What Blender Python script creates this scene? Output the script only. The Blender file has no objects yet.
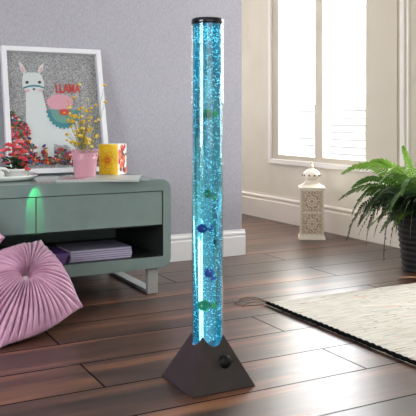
import bpy, bmesh, math, random
from mathutils import Vector, Matrix, noise
PI = math.pi
S = bpy.context.scene
C = S.collection
# ------------------------------------------------------------------ camera
F_PX, HOR, CAM_H = 740.0, 120.0, 0.87
YAW = math.atan2(740.0, 1400.0)
CA, SA = math.cos(YAW), math.sin(YAW)
cam = bpy.data.objects.new('camera', bpy.data.cameras.new('camera'))
C.objects.link(cam)
cam.location = (0, 0, CAM_H)
cam.rotation_euler = (PI/2, 0, -YAW)
cam.data.sensor_width = 36
cam.data.lens = 36*F_PX/416
cam.data.shift_y = -(208-HOR)/416
cam.data.clip_start = .05
S.camera = cam
# ------------------------------------------------------------------ world, exposure, portals, added fill
S.view_settings.view_transform = 'Standard'
S.view_settings.look = 'None'
S.view_settings.gamma = 1
S.view_settings.use_curve_mapping = False
S.view_settings.exposure = 0.1
S.cycles.use_denoising = True
S.cycles.max_bounces = 10
S.cycles.transmission_bounces = 10
S.cycles.sample_clamp_indirect = 6
W = bpy.data.worlds.new('sky'); S.world = W; W.use_nodes = True
W.node_tree.nodes['Background'].inputs[0].default_value = (.95, .98, 1, 1)
W.node_tree.nodes['Background'].inputs[1].default_value = 15.0
def area(name, loc, rot, sx, sy, power, col=(1, 1, 1), portal=False):
    l = bpy.data.lights.new(name, 'AREA'); l.shape = 'RECTANGLE'; l.size = sx; l.size_y = sy
    l.energy = power; l.color = col
    if portal: l.cycles.is_portal = True
    o = bpy.data.objects.new(name, l); C.objects.link(o); o.location = loc; o.rotation_euler = rot
    return o
area('window_portal', (3.75, 4.77, 1.64), (0, PI/2, 0), 2.2, 1.2, 1, portal=True)
area('window_portal', (3.75, 2.85, 1.64), (0, PI/2, 0), 2.2, .9, 1, portal=True)
# left window's portal; added fill lamps behind the camera and in the alcove
area('added_fill', (.2, -2.28, 1.55), (PI/2, 0, 0), 3.8, 1.9, 34, (1, .98, .95))  # added fill lamp in front of the blocked opening
area('window_portal', (-2.45, 1.1, 1.45), (0, -PI/2, 0), 1.7, 1.8, 1, portal=True)
area('added_fill', (2.97, 7.55, 1.6), (-PI/2, 0, 0), .8, 1.8, 26, (1, .97, .92))  # added fill lamp, the alcove end wall has no window
# ------------------------------------------------------------------ helpers
def at(px, py, D):
    X = (px-208)/F_PX*D
    return Vector((X*CA+D*SA, -X*SA+D*CA, CAM_H-(py-HOR)/F_PX*D))
def camdir(X, D, z=0):
    return Vector((X*CA+D*SA, -X*SA+D*CA, z))
def lin(c):
    return tuple(((v/255)/12.92 if v/255 <= .04045 else ((v/255+.055)/1.055)**2.4) for v in c)+(1,)
def mat(name, col, rough=.5, metal=0, spec=.5, emit=None, es=0, coat=0, sheen=0, trans=0):
    m = bpy.data.materials.new(name); m.use_nodes = True
    p = m.node_tree.nodes['Principled BSDF']
    p.inputs['Base Color'].default_value = lin(col)
    p.inputs['Roughness'].default_value = rough
    p.inputs['Metallic'].default_value = metal
    p.inputs['Specular IOR Level'].default_value = spec
    p.inputs['Coat Weight'].default_value = coat
    p.inputs['Sheen Weight'].default_value = sheen
    p.inputs['Transmission Weight'].default_value = trans
    if emit:
        p.inputs['Emission Color'].default_value = lin(emit); p.inputs['Emission Strength'].default_value = es
    return m
def N(m, typ, **kw):
    n = m.node_tree.nodes.new(typ)
    for k, v in kw.items():
        if k in n.inputs.keys(): n.inputs[k].default_value = v
        else: setattr(n, k, v)
    return n
def L(m, a, ao, b, bi): m.node_tree.links.new(a.outputs[ao], b.inputs[bi])
def P(m): return m.node_tree.nodes['Principled BSDF']
def ramp(m, stops, interp='LINEAR'):
    r = N(m, 'ShaderNodeValToRGB'); e = r.color_ramp.elements
    r.color_ramp.interpolation = interp
    e[0].position, e[0].color = stops[0][0], stops[0][1]
    e[1].position, e[1].color = stops[1][0], stops[1][1]
    for p, c in stops[2:]:
        x = e.new(p); x.color = c
    return r
def noise_tint(m, c0, c1, scale=20, stretch=(1, 1, 1), detail=4, lo=.35, hi=.65, bump=0, bdist=.002):
    tc = N(m, 'ShaderNodeTexCoord'); mp = N(m, 'ShaderNodeMapping'); mp.inputs['Scale'].default_value = stretch
    L(m, tc, 'Object', mp, 'Vector')
    nz = N(m, 'ShaderNodeTexNoise', Scale=scale, Detail=detail); L(m, mp, 'Vector', nz, 'Vector')
    r = ramp(m, [(lo, lin(c0)), (hi, lin(c1))]); L(m, nz, 'Fac', r, 'Fac'); L(m, r, 'Color', P(m), 'Base Color')
    if bump:
        b = N(m, 'ShaderNodeBump', Strength=bump, Distance=bdist); L(m, nz, 'Fac', b, 'Height'); L(m, b, 'Normal', P(m), 'Normal')
    return m

def thin_fresnel(m):
    """Schlick reflectance of a thin pane, the same from both sides"""
    lw_ = N(m, 'ShaderNodeLayerWeight', Blend=.5); pw = N(m, 'ShaderNodeMath', operation='POWER'); L(m, lw_, 'Facing', pw, 0); pw.inputs[1].default_value = 5
    mr = N(m, 'ShaderNodeMapRange'); L(m, pw, 'Value', mr, 'Value'); mr.inputs['To Min'].default_value = .04; mr.inputs['To Max'].default_value = .95; return mr

class MB:
    """collects shapes and links them as ONE mesh object"""
    def __init__(s): s.b = bmesh.new(); s.mi = 0
    def _new(s, fs):
        for f in fs: f.material_index = s.mi
    def mesh(s, vs, fs, M=None, smooth=False):
        v = [s.b.verts.new((M @ Vector(p)) if M else p) for p in vs]
        for f in fs:
            try:
                q = s.b.faces.new([v[i] for i in f]); q.material_index = s.mi; q.smooth = smooth
            except ValueError: pass
        return v
    def box(s, x0, x1, y0, y1, z0, z1, bev=0, seg=2, M=None):
        t = bmesh.new()
        bmesh.ops.create_cube(t, size=1)
        for v in t.verts:
            v.co = Vector(((x0+x1)/2+v.co.x*(x1-x0), (y0+y1)/2+v.co.y*(y1-y0), (z0+z1)/2+v.co.z*(z1-z0)))
        if bev: bmesh.ops.bevel(t, geom=t.edges[:], offset=bev, segments=seg, affect='EDGES', profile=.5)
        s.merge(t, M)
    def merge(s, t, M=None, smooth=None):
        t.verts.index_update()
        vs = [v.co.copy() for v in t.verts]
        fs = [([v.index for v in f.verts], f.smooth) for f in t.faces]
        v = [s.b.verts.new((M @ p) if M else p) for p in vs]
        for f, sm in fs:
            q = s.b.faces.new([v[i] for i in f]); q.material_index = s.mi; q.smooth = sm if smooth is None else smooth
        t.free()
    def prism(s, pts, h0, h1, M=None, smooth=False):
        """polygon in xy extruded from z=h0 to z=h1"""
        n = len(pts)
        vs = [(x, y, h0) for x, y in pts]+[(x, y, h1) for x, y in pts]
        fs = [tuple(range(n-1, -1, -1)), tuple(range(n, 2*n))]+[(i, (i+1) % n, n+(i+1) % n, n+i) for i in range(n)]
        s.mesh(vs, fs, M, smooth)
    def lathe(s, prof, seg=32, M=None, cap=True, smooth=True, wob=None):
        vs, fs = [], []
        for r, z in prof:
            for k in range(seg):
                a = 2*PI*k/seg; rr = r*(wob(a, z) if wob else 1)
                vs.append((rr*math.cos(a), rr*math.sin(a), z))
        for i in range(len(prof)-1):
            for k in range(seg):
                k2 = (k+1) % seg
                fs.append((i*seg+k, i*seg+k2, (i+1)*seg+k2, (i+1)*seg+k))
        if cap:
            if prof[0][0] > 1e-5: fs.append(tuple(range(seg-1, -1, -1)))
            if prof[-1][0] > 1e-5: fs.append(tuple((len(prof)-1)*seg+k for k in range(seg)))
        s.mesh(vs, fs, M, smooth)
    def tube(s, pts, rad, seg=8, M=None, closed=False):
        pts = [Vector(p) for p in pts]; n = len(pts)
        if not hasattr(rad, '__len__'): rad = [rad]*n
        up = Vector((0, 0, 1)); vs = []; fs = []
        for i, p in enumerate(pts):
            if closed: t = pts[(i+1) % n]-pts[i-1]
            else: t = pts[min(i+1, n-1)]-pts[max(i-1, 0)]
            if t.length < 1e-9: t = Vector((0, 0, 1))
            t.normalize()
            u = up if abs(t.dot(up)) < .95 else Vector((1, 0, 0))
            a = t.cross(u).normalized(); b = t.cross(a).normalized()
            for k in range(seg):
                g = 2*PI*k/seg; vs.append(p+(a*math.cos(g)+b*math.sin(g))*rad[i])
        m = n if closed else n-1
        for i in range(m):
            for k in range(seg):
                j = (i+1) % n; k2 = (k+1) % seg
                fs.append((i*seg+k, i*seg+k2, j*seg+k2, j*seg+k))
        if not closed: fs += [tuple(range(seg-1, -1, -1)), tuple((n-1)*seg+k for k in range(seg))]
        s.mesh(vs, fs, M, True)
    def ball(s, c, r, sub=2, M=None, sc=(1, 1, 1)):
        t = bmesh.new(); bmesh.ops.create_icosphere(t, subdivisions=sub, radius=1)
        for v in t.verts: v.co = Vector((c[0]+v.co.x*r*sc[0], c[1]+v.co.y*r*sc[1], c[2]+v.co.z*r*sc[2]))
        s.merge(t, M, True)
    def build(s, name, mats, parent=None, label=None, kind=None):
        me = bpy.data.meshes.new(name)
        bmesh.ops.recalc_face_normals(s.b, faces=s.b.faces)
        s.b.to_mesh(me); s.b.free()
        for m in (mats if isinstance(mats, (list, tuple)) else [mats]): me.materials.append(m)
        o = bpy.data.objects.new(name, me); C.objects.link(o)
        if parent: o.parent = parent
        if label: o['label'] = label
        if kind: o['kind'] = kind
        return o
def thing(name, label, cat, loc=(0, 0, 0), rz=0, group=None):
    o = bpy.data.objects.new(name, None); C.objects.link(o); o.empty_display_size = .05
    o.location = loc; o.rotation_euler = (0, 0, rz); o['label'] = label; o['category'] = cat
    if group: o['group'] = group
    return o
def tag(o, label, cat, group=None):
    o['label'] = label; o['category'] = cat
    if group: o['group'] = group
    return o
def struct_empty(name, loc=(0, 0, 0)):
    o = bpy.data.objects.new(name, None); C.objects.link(o); o.location = loc; o['kind'] = 'structure'; return o
def Tm(loc, rz=0, rx=0, ry=0):
    return Matrix.Translation(loc) @ Matrix.Rotation(rz, 4, 'Z') @ Matrix.Rotation(ry, 4, 'Y') @ Matrix.Rotation(rx, 4, 'X')

# ------------------------------------------------------------------ the setting
YW, XC, XW = 4.13, 2.43, 3.52          # picture wall, its outer corner, window wall
# floor: dark walnut laminate boards running along the picture wall
fm = mat('walnut_laminate', (80, 58, 48), .3, spec=.5)
tc = N(fm, 'ShaderNodeTexCoord')
mp = N(fm, 'ShaderNodeMapping'); mp.inputs['Location'].default_value = (-2.57, -2.028, 0); L(fm, tc, 'Object', mp, 'Vector')
br = N(fm, 'ShaderNodeTexBrick', Scale=1.0)
br.inputs['Color1'].default_value = (.15, .15, .15, 1); br.inputs['Color2'].default_value = (.85, .85, .85, 1)
br.inputs['Mortar'].default_value = (.5, .5, .5, 1); br.inputs['Mortar Size'].default_value = .004
br.inputs['Mortar Smooth'].default_value = .1
br.inputs['Brick Width'].default_value = 1.74; br.inputs['Row Height'].default_value = .2585; br.offset = .5
L(fm, mp, 'Vector', br, 'Vector')
def stretched(scale, st, detail=5, dist=0):
    m2 = N(fm, 'ShaderNodeMapping'); m2.inputs['Scale'].default_value = st; L(fm, tc, 'Object', m2, 'Vector')
    ad = N(fm, 'ShaderNodeVectorMath', operation='ADD'); L(fm, m2, 'Vector', ad, 0)
    mu = N(fm, 'ShaderNodeVectorMath', operation='MULTIPLY'); L(fm, br, 'Color', mu, 0); mu.inputs[1].default_value = (7, 3, 5)
    L(fm, mu, 'Vector', ad, 1)
    nz = N(fm, 'ShaderNodeTexNoise', Scale=scale, Detail=detail, Distortion=dist); L(fm, ad, 'Vector', nz, 'Vector'); return nz
n1 = stretched(1, (.55, 9, 1), 5, .3)
n2 = stretched(1, (3.5, 75, 1), 4)
mx = N(fm, 'ShaderNodeMath', operation='MULTIPLY_ADD'); L(fm, n2, 'Fac', mx, 0); mx.inputs[1].default_value = .38
L(fm, n1, 'Fac', mx, 2)
rp = ramp(fm, [(.44, lin((36, 21, 16))), (1.0, lin((146, 100, 72))), (.60, lin((56, 34, 26))), (.74, lin((78, 49, 36))), (.84, lin((112, 72, 51)))])
L(fm, mx, 'Value', rp, 'Fac')
mm = N(fm, 'ShaderNodeMix', data_type='RGBA'); L(fm, br, 'Fac', mm, 0); L(fm, rp, 'Color', mm, 6); mm.inputs[7].default_value = lin((28, 20, 17))
L(fm, mm, 2, P(fm), 'Base Color')
rr = N(fm, 'ShaderNodeMapRange'); L(fm, n2, 'Fac', rr, 'Value')
rr.inputs['To Min'].default_value = .26; rr.inputs['To Max'].default_value = .40; L(fm, rr, 'Result', P(fm), 'Roughness')
sp = N(fm, 'ShaderNodeMapRange'); L(fm, br, 'Fac', sp, 'Value'); sp.inputs['To Min'].default_value = .68; sp.inputs['To Max'].default_value = .02; L(fm, sp, 'Result', P(fm), 'Specular IOR Level')
bp = N(fm, 'ShaderNodeBump', Strength=.12, Distance=.001); L(fm, n2, 'Fac', bp, 'Height'); L(fm, bp, 'Normal', P(fm), 'Normal')
b = MB(); b.box(-2.4, 3.9, -2.4, 7.8, -.1, 0); b.build('floor', fm, kind='structure')

wall_grey = mat('lavender_grey_wallpaper', (190, 188, 198), .8)
noise_tint(wall_grey, (158, 157, 167), (172, 171, 180), 160, (1, 1, .35), 3, bump=.15)
wall_beige = noise_tint(mat('warm_beige_paint', (220, 211, 192), .7), (217, 208, 189), (224, 216, 197), 3)
white_gloss = mat('white_gloss_paint', (236, 236, 238), .35)
cream_gloss = mat('cream_satin_paint', (222, 211, 196), .45)
ceil_m = mat('ceiling_white', (235, 234, 232), .9)
b = MB(); b.box(-2.4, XC, YW, 7.8, 0, 2.8); b.build('wall_back', wall_grey, kind='structure')
b = MB(); b.box(-2.4, 3.9, -2.4, 7.8, 2.8, 2.9); b.build('ceiling', ceil_m, kind='structure')
# wall with real openings: window_1 panes y 4.197-5.345, window_2 panes y 2.40-3.30
ZB, ZT = .573, 2.55
b = MB()
b.box(XW, XW+.18, -2.4, 7.8, 0, ZB); b.box(XW, XW+.18, -2.4, 7.8, ZT, 2.8)
b.box(XW, XW+.18, -2.4, 2.40, ZB, ZT); b.box(XW, XW+.18, 3.30, 4.197, ZB, ZT); b.box(XW, XW+.18, 5.345, 7.8, ZB, ZT)
b.build('wall_right', wall_beige, kind='structure')
b = MB(); b.box(XC, XW, 7.6, 7.8, 0, 2.8); b.build('wall_alcove', wall_beige, kind='structure')
b = MB()
b.box(-2.4, -2.3, -2.4, 4.13, 0, .6); b.box(-2.4, -2.3, -2.4, 4.13, 2.3, 2.8); b.box(-2.4, -2.3, -2.4, .2, .6, 2.3); b.box(-2.4, -2.3, 2.0, 4.13, .6, 2.3)
b.build('wall_left', wall_grey, kind='structure')
b = MB()
b.box(-2.3, XW, -2.4, -2.3, 0, .6); b.box(-2.3, XW, -2.4, -2.3, 2.5, 2.8); b.box(-2.3, -1.7, -2.4, -2.3, .6, 2.5); b.box(2.1, XW, -2.4, -2.3, .6, 2.5)
b.build('wall_front', wall_beige, kind='structure')

def skirting(name, p0, p1, nrm, h, m, t=.018):
    """moulded skirting board from p0 to p1 standing off the wall along nrm"""
    d = (Vector(p1)-Vector(p0)); ln = d.length; d.normalize(); n = Vector(nrm)
    prof = [(0, 0), (t, 0), (t, h*.72), (t*.72, h*.75), (t*.72, h*.80), (t*.95, h*.83), (t*.9, h*.88), (t*.45, h*.94), (t*.4, h), (0, h)]
    vs = []
    for q in (0, ln):
        for a, z in prof:
            p = Vector(p0)+d*q+n*a; vs.append((p.x, p.y, z))
    k = len(prof); fs = [(i, (i+1) % k, k+(i+1) % k, k+i) for i in range(k)]+[tuple(range(k)), tuple(range(2*k-1, k-1, -1))]
    b = MB(); b.mesh(vs, fs); return b.build(name, m, kind='structure')
skirting('baseboard_back', (-2.3, YW, 0), (XC+.018, YW, 0), (0, -1, 0), .164, white_gloss)
skirting('baseboard_corner', (XC, YW+.0005, 0), (XC, 7.6, 0), (1, 0, 0), .164, white_gloss)
skirting('baseboard_right', (XW, -2.3, 0), (XW, 7.6, 0), (-1, 0, 0), .222, cream_gloss, .022)

# windows of the right wall
glass = bpy.data.materials.new('window_glass'); glass.use_nodes = True
nt = glass.node_tree; nt.nodes.remove(P(glass)); out = nt.nodes['Material Output']
t_ = N(glass, 'ShaderNodeBsdfTransparent'); g_ = N(glass, 'ShaderNodeBsdfGlossy', Roughness=.02); f_ = thin_fresnel(glass); mxs = N(glass, 'ShaderNodeMixShader')
L(glass, f_, 'Result', mxs, 0); L(glass, t_, 0, mxs, 1); L(glass, g_, 0, mxs, 2); L(glass, mxs, 0, out, 'Surface')
frame_m = mat('taupe_window_paint', (206, 196, 176), .5)
casing_m = mat('ivory_casing_paint', (240, 234, 224), .4)
def window(name, y0, y1, g0, g1, mull, panels, c=.042):
    """outer casing y0..y1, glass g0..g1, mullion (a, b) or None, flat folded shutter panels"""
    w = struct_empty(name, (XW, (y0+y1)/2, ZB)); oy = (y0+y1)/2
    zb, zt = -.081, ZT-ZB+.08
    b = MB(); X0 = -.028
    for (a, e, f, g) in ((y0, y0+c, zb, zt), (y1-c, y1, zb, zt), (y0+c, y1-c, zb, zb+c), (y0+c, y1-c, zt-c, zt)):
        b.box(X0, 0, a-oy, e-oy, f, g, .006)
    b.build('casing', casing_m, w)
    b = MB()
    for (a, e, f, g) in ((y0+c, g0, zb+c, zt-c), (g1, y1-c, zb+c, zt-c), (g0, g1, zb+c, 0), (g0, g1, zt-.08, zt-c)):
        b.box(-.010, 0, a-oy, e-oy, f, g)
    for (a, e, f, g) in ((g0, g0+.004, 0, zt-.08), (g1-.004, g1, 0, zt-.08)):
        b.box(-.010, .06, a-oy, e-oy, f, g)
    if mull: b.box(-.010, .05, mull[0]-oy, mull[1]-oy, 0, zt-.08, .003)
    b.build('window_frame', frame_m, w)
    for (a, e) in panels:
        b = MB(); b.box(-.022, -.010, a-oy, e-oy, zb+c+.01, zt-c-.01, .004); b.build('shutter_panel', frame_m, w)
    sp = [(g0, mull[0]), (mull[1], g1)] if mull else [(g0, g1)]
    for (a, e) in sp:
        b = MB(); b.box(.03, .036, a-oy, e-oy, 0, zt-.08); b.build('pane', glass, w)
    return w
window('window_1', 3.787, 5.485, 4.197, 5.345, (4.718, 4.820), [(3.86, 4.185)])
window('window_2', 2.20, 3.765, 2.40, 3.30, (2.82, 2.88), [(3.315, 3.725)], .022)
def far_window(name, M, w, h):
    r = struct_empty(name); r.matrix_world = M
    b = MB(); t = .05
    for a in ((-w/2, -w/2+t, 0, h), (w/2-t, w/2, 0, h), (-w/2, w/2, 0, t), (-w/2, w/2, h-t, h), (-t/2, t/2, 0, h)):
        b.box(a[0], a[1], -.03, .03, a[2], a[3])
    b.build('window_frame', casing_m, r)
    b = MB(); b.box(-w/2, w/2, -.004, .004, 0, h); b.build('pane', glass, r)
    return r
far_window('window_3', Tm((-2.35, 1.1, .6), PI/2), 1.8, 1.7)
w4 = far_window('unseen_window_4', Tm((.2, -2.35, .6)), 3.8, 1.9)  # unseen window, made wide to suit the soft fill
b = MB(); b.box(-1.89, 1.89, .032, .036, .01, 1.89); b.build('light_blocker', casing_m, w4)  # unseen opaque sheet added to keep sky light out of this opening

# low boarded garden fence outside, almost burnt out by the sky
fence_m = mat('grey_fence_paint', (88, 88, 88), .8)
fr = thing('garden_fence', 'low horizontal board fence faintly visible outside the tall window', 'fence', (6.4, 6.4, 0))
b = MB()
for k in range(10): b.box(0, .02, -3.6, 3.6, .1+.10*k, .1+.10*k+.092)
b.box(.02, .024, -3.6, 3.6, .1, 1.08)
b.build('fence_board', fence_m, fr)
for y in (-2.4, -1.2, 0, 1.2, 2.4):
    b = MB(); b.box(.026, .08, y-.03, y+.03, 0, 1.06); b.build('fence_post', fence_m, fr)
b = MB(); b.box(3.9, 14, -6, 16, -.12, -.02); b.build('ground', mat('pale_terrace_paving', (210, 208, 204), .9), kind='structure')

# ------------------------------------------------------------------ bubble tube lamp
LX, LY = 1.15, 2.179
lamp = thing('bubble_lamp', 'tall glowing blue bubble tube lamp on a dark pyramid base', 'lamp', (LX, LY, 0))
base_m = noise_tint(mat('dark_brown_plastic', (46, 40, 41), .38), (43, 37, 38), (49, 43, 44), 30, lo=.3, hi=.7)
black_m = mat('black_plastic', (8, 8, 10), .5, spec=.25)
h, hp = .1145, .24
b = MB(); NA = 64; RT = .0530
vs = []; fs = []
for k in range(NA):
    a = 2*PI*k/NA; m_ = max(abs(math.cos(a)), abs(math.sin(a))); c_, s_ = math.cos(a), math.sin(a)
    vs += [(c_*h/m_, s_*h/m_, 0), (c_*h/m_, s_*h/m_, .005), (c_*(h-.001)/m_, s_*(h-.001)/m_, .006), (c_*RT, s_*RT, hp*(1-RT*m_/h)+.001), (c_*RT, s_*RT, .09)]
for k in range(NA):
    k2 = (k+1) % NA
    for q in range(4): fs.append((5*k+q, 5*k2+q, 5*k2+q+1, 5*k+q+1))
fs.append(tuple(5*k for k in range(NA-1, -1, -1))); fs.append(tuple(5*k+4 for k in range(NA)))
b.mesh(vs, fs)
b.build('pyramid_base', base_m, lamp)
slope = math.atan2(hp, h)
n = Vector((0, -math.sin(slope), math.cos(slope)))
kc = Vector((.022, -h*(1-.083/hp), .083))
q = n.to_track_quat('Z', 'Y').to_matrix().to_4x4()
b = MB(); b.lathe([(.021, 0), (.021, .004), (.0175, .006), (.017, .020), (.0145, .023), (0, .023)], 28, Matrix.Translation(kc) @ q)
b.build('control_knob', black_m, lamp, label='round black control knob on the pyramid face')
R, ZT0, ZT1 = .0525, .12, 1.19
# acrylic tube wall
acr = bpy.data.materials.new('clear_acrylic'); acr.use_nodes = True
nt = acr.node_tree; nt.nodes.remove(P(acr)); out = nt.nodes['Material Output']
t_ = N(acr, 'ShaderNodeBsdfTransparent'); t_.inputs[0].default_value = (.93, .98, .98, 1)
g_ = N(acr, 'ShaderNodeBsdfGlossy', Roughness=.03); f_ = thin_fresnel(acr); mxs = N(acr, 'ShaderNodeMixShader')
L(acr, f_, 'Result', mxs, 0); L(acr, t_, 0, mxs, 1); L(acr, g_, 0, mxs, 2); L(acr, mxs, 0, out, 'Surface')
b = MB(); b.lathe([(R, ZT0), (R, ZT1)], 64, cap=False); b.lathe([(R-.003, ZT1), (R-.003, ZT0)], 64, cap=False)
b.build('acrylic_tube', acr, lamp)
# lit water
wat = bpy.data.materials.new('lit_blue_water'); wat.use_nodes = True
p = P(wat); p.inputs['Base Color'].default_value = (.22, .66, .80, 1); p.inputs['Transmission Weight'].default_value = 1
p.inputs['Roughness'].default_value = .0; p.inputs['IOR'].default_value = 1.33
tc = N(wat, 'ShaderNodeTexCoord'); mp = N(wat, 'ShaderNodeMapping'); mp.inputs['Scale'].default_value = (45, 45, 9); L(wat, tc, 'Object', mp, 'Vector')
nz = N(wat, 'ShaderNodeTexNoise', Scale=1, Detail=4); L(wat, mp, 'Vector', nz, 'Vector')
rp = ramp(wat, [(.3, lin((0, 75, 115))), (.75, lin((10, 180, 210)))]); L(wat, nz, 'Fac', rp, 'Fac')
L(wat, rp, 'Color', p, 'Emission Color'); p.inputs['Emission Strength'].default_value = .15
b = MB(); b.lathe([(R-.0035, ZT0), (R-.0035, 1.186)], 64); b.build('water_column', wat, lamp)
# bubbles, uncountable
bub = mat('glowing_air_bubble', (215, 245, 250), .15, emit=(140, 225, 245), es=1.0)  # sparkle of the bubbles put in as emission
rnd = random.Random(4)
t0 = bmesh.new(); bmesh.ops.create_icosphere(t0, subdivisions=1, radius=1); t0.verts.index_update()
iv = [v.co.copy() for v in t0.verts]; ifc = [[v.index for v in f.verts] for f in t0.faces]; t0.free()
vs, fs = [], []
for i in range(2300):
    rr = (R-.007)*math.sqrt(rnd.random()); a = rnd.uniform(0, 2*PI)
    z = rnd.uniform(.15, 1.165) if i > 260 else rnd.uniform(1.12, 1.168)
    s = rnd.choice((.0007, .0010, .0012, .0017)); c = Vector((rr*math.cos(a), rr*math.sin(a), z)); o0 = len(vs)
    vs += [c+v*s for v in iv]; fs += [[o0+j for j in f] for f in ifc]
b = MB(); b.mesh(vs, fs, smooth=True); b.build('rising_bubbles', bub, lamp, kind='stuff')
b = MB(); b.lathe([(.0532, 1.1885), (.0540, 1.190), (.0540, 1.203), (.050, 1.207), (0, 1.208)], 48)
b.build('tube_cap', mat('glossy_black_cap', (16, 20, 32), .12), lamp, label='shallow glossy black cap')
b = MB(); b.lathe([(.050, .123), (.050, .126), (0, .126)], 40); b.build('led_disc', mat('led_white', (200, 220, 255), .4, emit=(150, 190, 255), es=2.0), lamp)
def spot(loc, target, ang, power, col, sc=(1, 1, 1), blend=.3):
    l = bpy.data.lights.new('added_tint_spot', 'SPOT'); l.energy = power; l.color = col; l.spot_size = ang; l.spot_blend = blend; l.shadow_soft_size = .004; l.specular_factor = .1
    o = bpy.data.objects.new('added_tint_spot', l); C.objects.link(o); o.location = loc
    o.rotation_euler = (Vector(target)-Vector(loc)).to_track_quat('-Z', 'Y').to_euler(); o.scale = sc; o.parent = lamp
    return o
tg = at(35.5, 211, 3.38/(((208-35.5)/740)*SA+CA))
spot((-.05, .062, .45), (tg.x-LX, tg.y-LY, tg.z-.045), .27, 13, (0, 1, .25), (.29, 1, 1), .12)  # added green spot in place of the tube's reflection on the drawers
g1 = at(214, 409, 2.228); spot((.0, -.13, .30), (g1.x-LX, g1.y-LY, 0), .32, .55, (.05, 1, .45), (1.6, 1, 1), 1)  # added spots, here and below, that tint the floor green and violet
g1 = at(192, 412, 2.205); spot((-.04, -.13, .30), (g1.x-LX, g1.y-LY, 0), .22, .35, (.6, .5, 1), (1, 1, 1), 1)

# toy fish inside the tube
def fish(px, py, dx, ln, hd, cols, label, spot_col=None, tilt=0, rear=0):
    c = at(208, py, 2.464)
    pos = Vector((LX, LY, c.z))+camdir(dx, -.026+rear)
    t = thing('toy_fish', label, 'toy fish', pos, -YAW+hd, 'toy fish in the bubble tube')
    t.rotation_euler = (0, tilt, -YAW+hd)
    body, fin = mat('fish_body', cols[0], .3, emit=cols[0], es=.1), mat('fish_fin', cols[1], .4, emit=cols[1], es=.1)
    b = MB()
    prof = [(.0001, -.5), (.10, -.44), (.26, -.28), (.33, -.05), (.29, .15), (.15, .36), (.05, .46), (.04, .5)]
    b.lathe([(r*ln, z*ln) for r, z in prof], 20, Matrix.Rotation(PI/2, 4, 'Y') @ Matrix.Diagonal((1.15, .55, 1, 1)))
    if spot_col:
        b.mi = 1; b.ball((-.1*ln, -.10*ln, -.03*ln), .10*ln, 2, sc=(1.2, .55, .8))
    b.build('body', [body]+([mat('fish_patch', spot_col, .4, emit=spot_col, es=.3)] if spot_col else []), t)
    def fin_mesh(pts): m_ = MB(); m_.prism([(x*ln, y*ln) for x, y in pts], -.0006, .0006, Matrix.Rotation(PI/2, 4, 'X')); return m_
    fin_mesh([(.42, .03), (.62, .26), (.82, .30), (.74, .05), (.74, -.05), (.82, -.28), (.62, -.24), (.42, -.03)]).build('tail_fin', fin, t)
    fin_mesh([(-.22, .22), (-.08, .42), (.22, .40), (.30, .12), (0, .2)]).build('dorsal_fin', fin, t)
    fin_mesh([(-.05, -.22), (.05, -.42), (.28, -.34), (.22, -.12)]).build('belly_fin', fin, t)
    for s in (-1, 1):
        b = MB(); b.ball((-.34*ln, s*.085*ln, .05*ln), .045*ln, 1); b.build('eye', black_m, t)
    return t
G1, G2, PU, PK = (20, 110, 45), (60, 190, 40), (45, 25, 140), (230, 120, 200)
fish(215, 115, -.001, .040, .12, (G1, G2), 'small dark green toy fish, topmost in the bubble tube')
fish(209, 193, .002, .036, .7, ((25, 120, 60), (90, 170, 60)), 'round green toy fish seen mid tube, above the purple ones', tilt=.5)
fish(201, 227, -.016, .038, .1, (PU, (60, 30, 150)), 'purple toy fish with a pink spot, upper of the two purple ones', PK)
fish(211, 270, .004, .038, .5, ((60, 25, 160), (90, 40, 190)), 'deep purple toy fish, lower of the two purple ones', tilt=1.0)
big = fish(209, 302, -.010, .046, .0, ((30, 150, 50), (120, 215, 60)), 'large green toy fish lowest in the tube near the base', (230, 230, 200))
b = MB(); b.tube([(-.006, 0, -.006), (-.014, 0, -.020), (-.020, 0, -.036)], .0011, 6); b.build('dangling_stalk', black_m, big)
fish(221, 240, .022, .024, 1.2, ((15, 30, 60), (20, 60, 90)), 'tiny navy toy fish by the right edge of the tube', tilt=1.2)

# ------------------------------------------------------------------ media cabinet
cab_m = noise_tint(mat('sage_grey_lacquer', (108, 122, 122), .2, spec=.6, coat=.3), (113, 131, 129), (119, 137, 134), 8)
cab_in = mat('shaded_cabinet_interior', (34, 38, 38), .5)  # shade inside the cabinet put into a dark colour
steel = mat('grey_steel_leg', (176, 180, 180), .3, metal=.4)
CX0, CX1, CY0, CY1, CZ0, CZ1 = .22, 1.575, 3.38, 4.06, .131, .574
cab = thing('media_cabinet', 'low sage grey media cabinet with rounded corners, two drawers above an open shelf', 'cabinet', ((CX0+CX1)/2, CY0, 0))
ox, oy = (CX0+CX1)/2, CY0
# rounded rectangular shell, an extruded ring
def rrect(x0, x1, z0, z1, r, n=8):
    pts = []
    for cx, cz, a0 in ((x1-r, z1-r, 0), (x0+r, z1-r, PI/2), (x0+r, z0+r, PI), (x1-r, z0+r, 3*PI/2)):
        for k in range(n+1):
            a = a0+PI/2*k/n; pts.append((cx+r*math.cos(a), cz+r*math.sin(a)))
    return pts
def ring(b, outer, inner, y0, y1):
    n = len(outer)
    vs = [(x, y0, z) for x, z in outer]+[(x, y0, z) for x, z in inner]+[(x, y1, z) for x, z in outer]+[(x, y1, z) for x, z in inner]
    fs = []
    for i in range(n):
        j = (i+1) % n
        fs += [(i, j, n+j, n+i), (2*n+j, 2*n+i, 3*n+i, 3*n+j), (j, i, 2*n+i, 2*n+j)]
    vv = b.mesh(vs, fs, smooth=False)
    for i in range(n):
        j = (i+1) % n; q = b.b.faces.new([vv[n+i], vv[n+j], vv[3*n+j], vv[3*n+i]]); q.material_index = 1
b = MB()
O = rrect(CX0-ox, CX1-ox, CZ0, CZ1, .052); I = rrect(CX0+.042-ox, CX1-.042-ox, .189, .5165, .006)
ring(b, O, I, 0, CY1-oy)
b.build('carcass', [cab_m, cab_in], cab)
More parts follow.
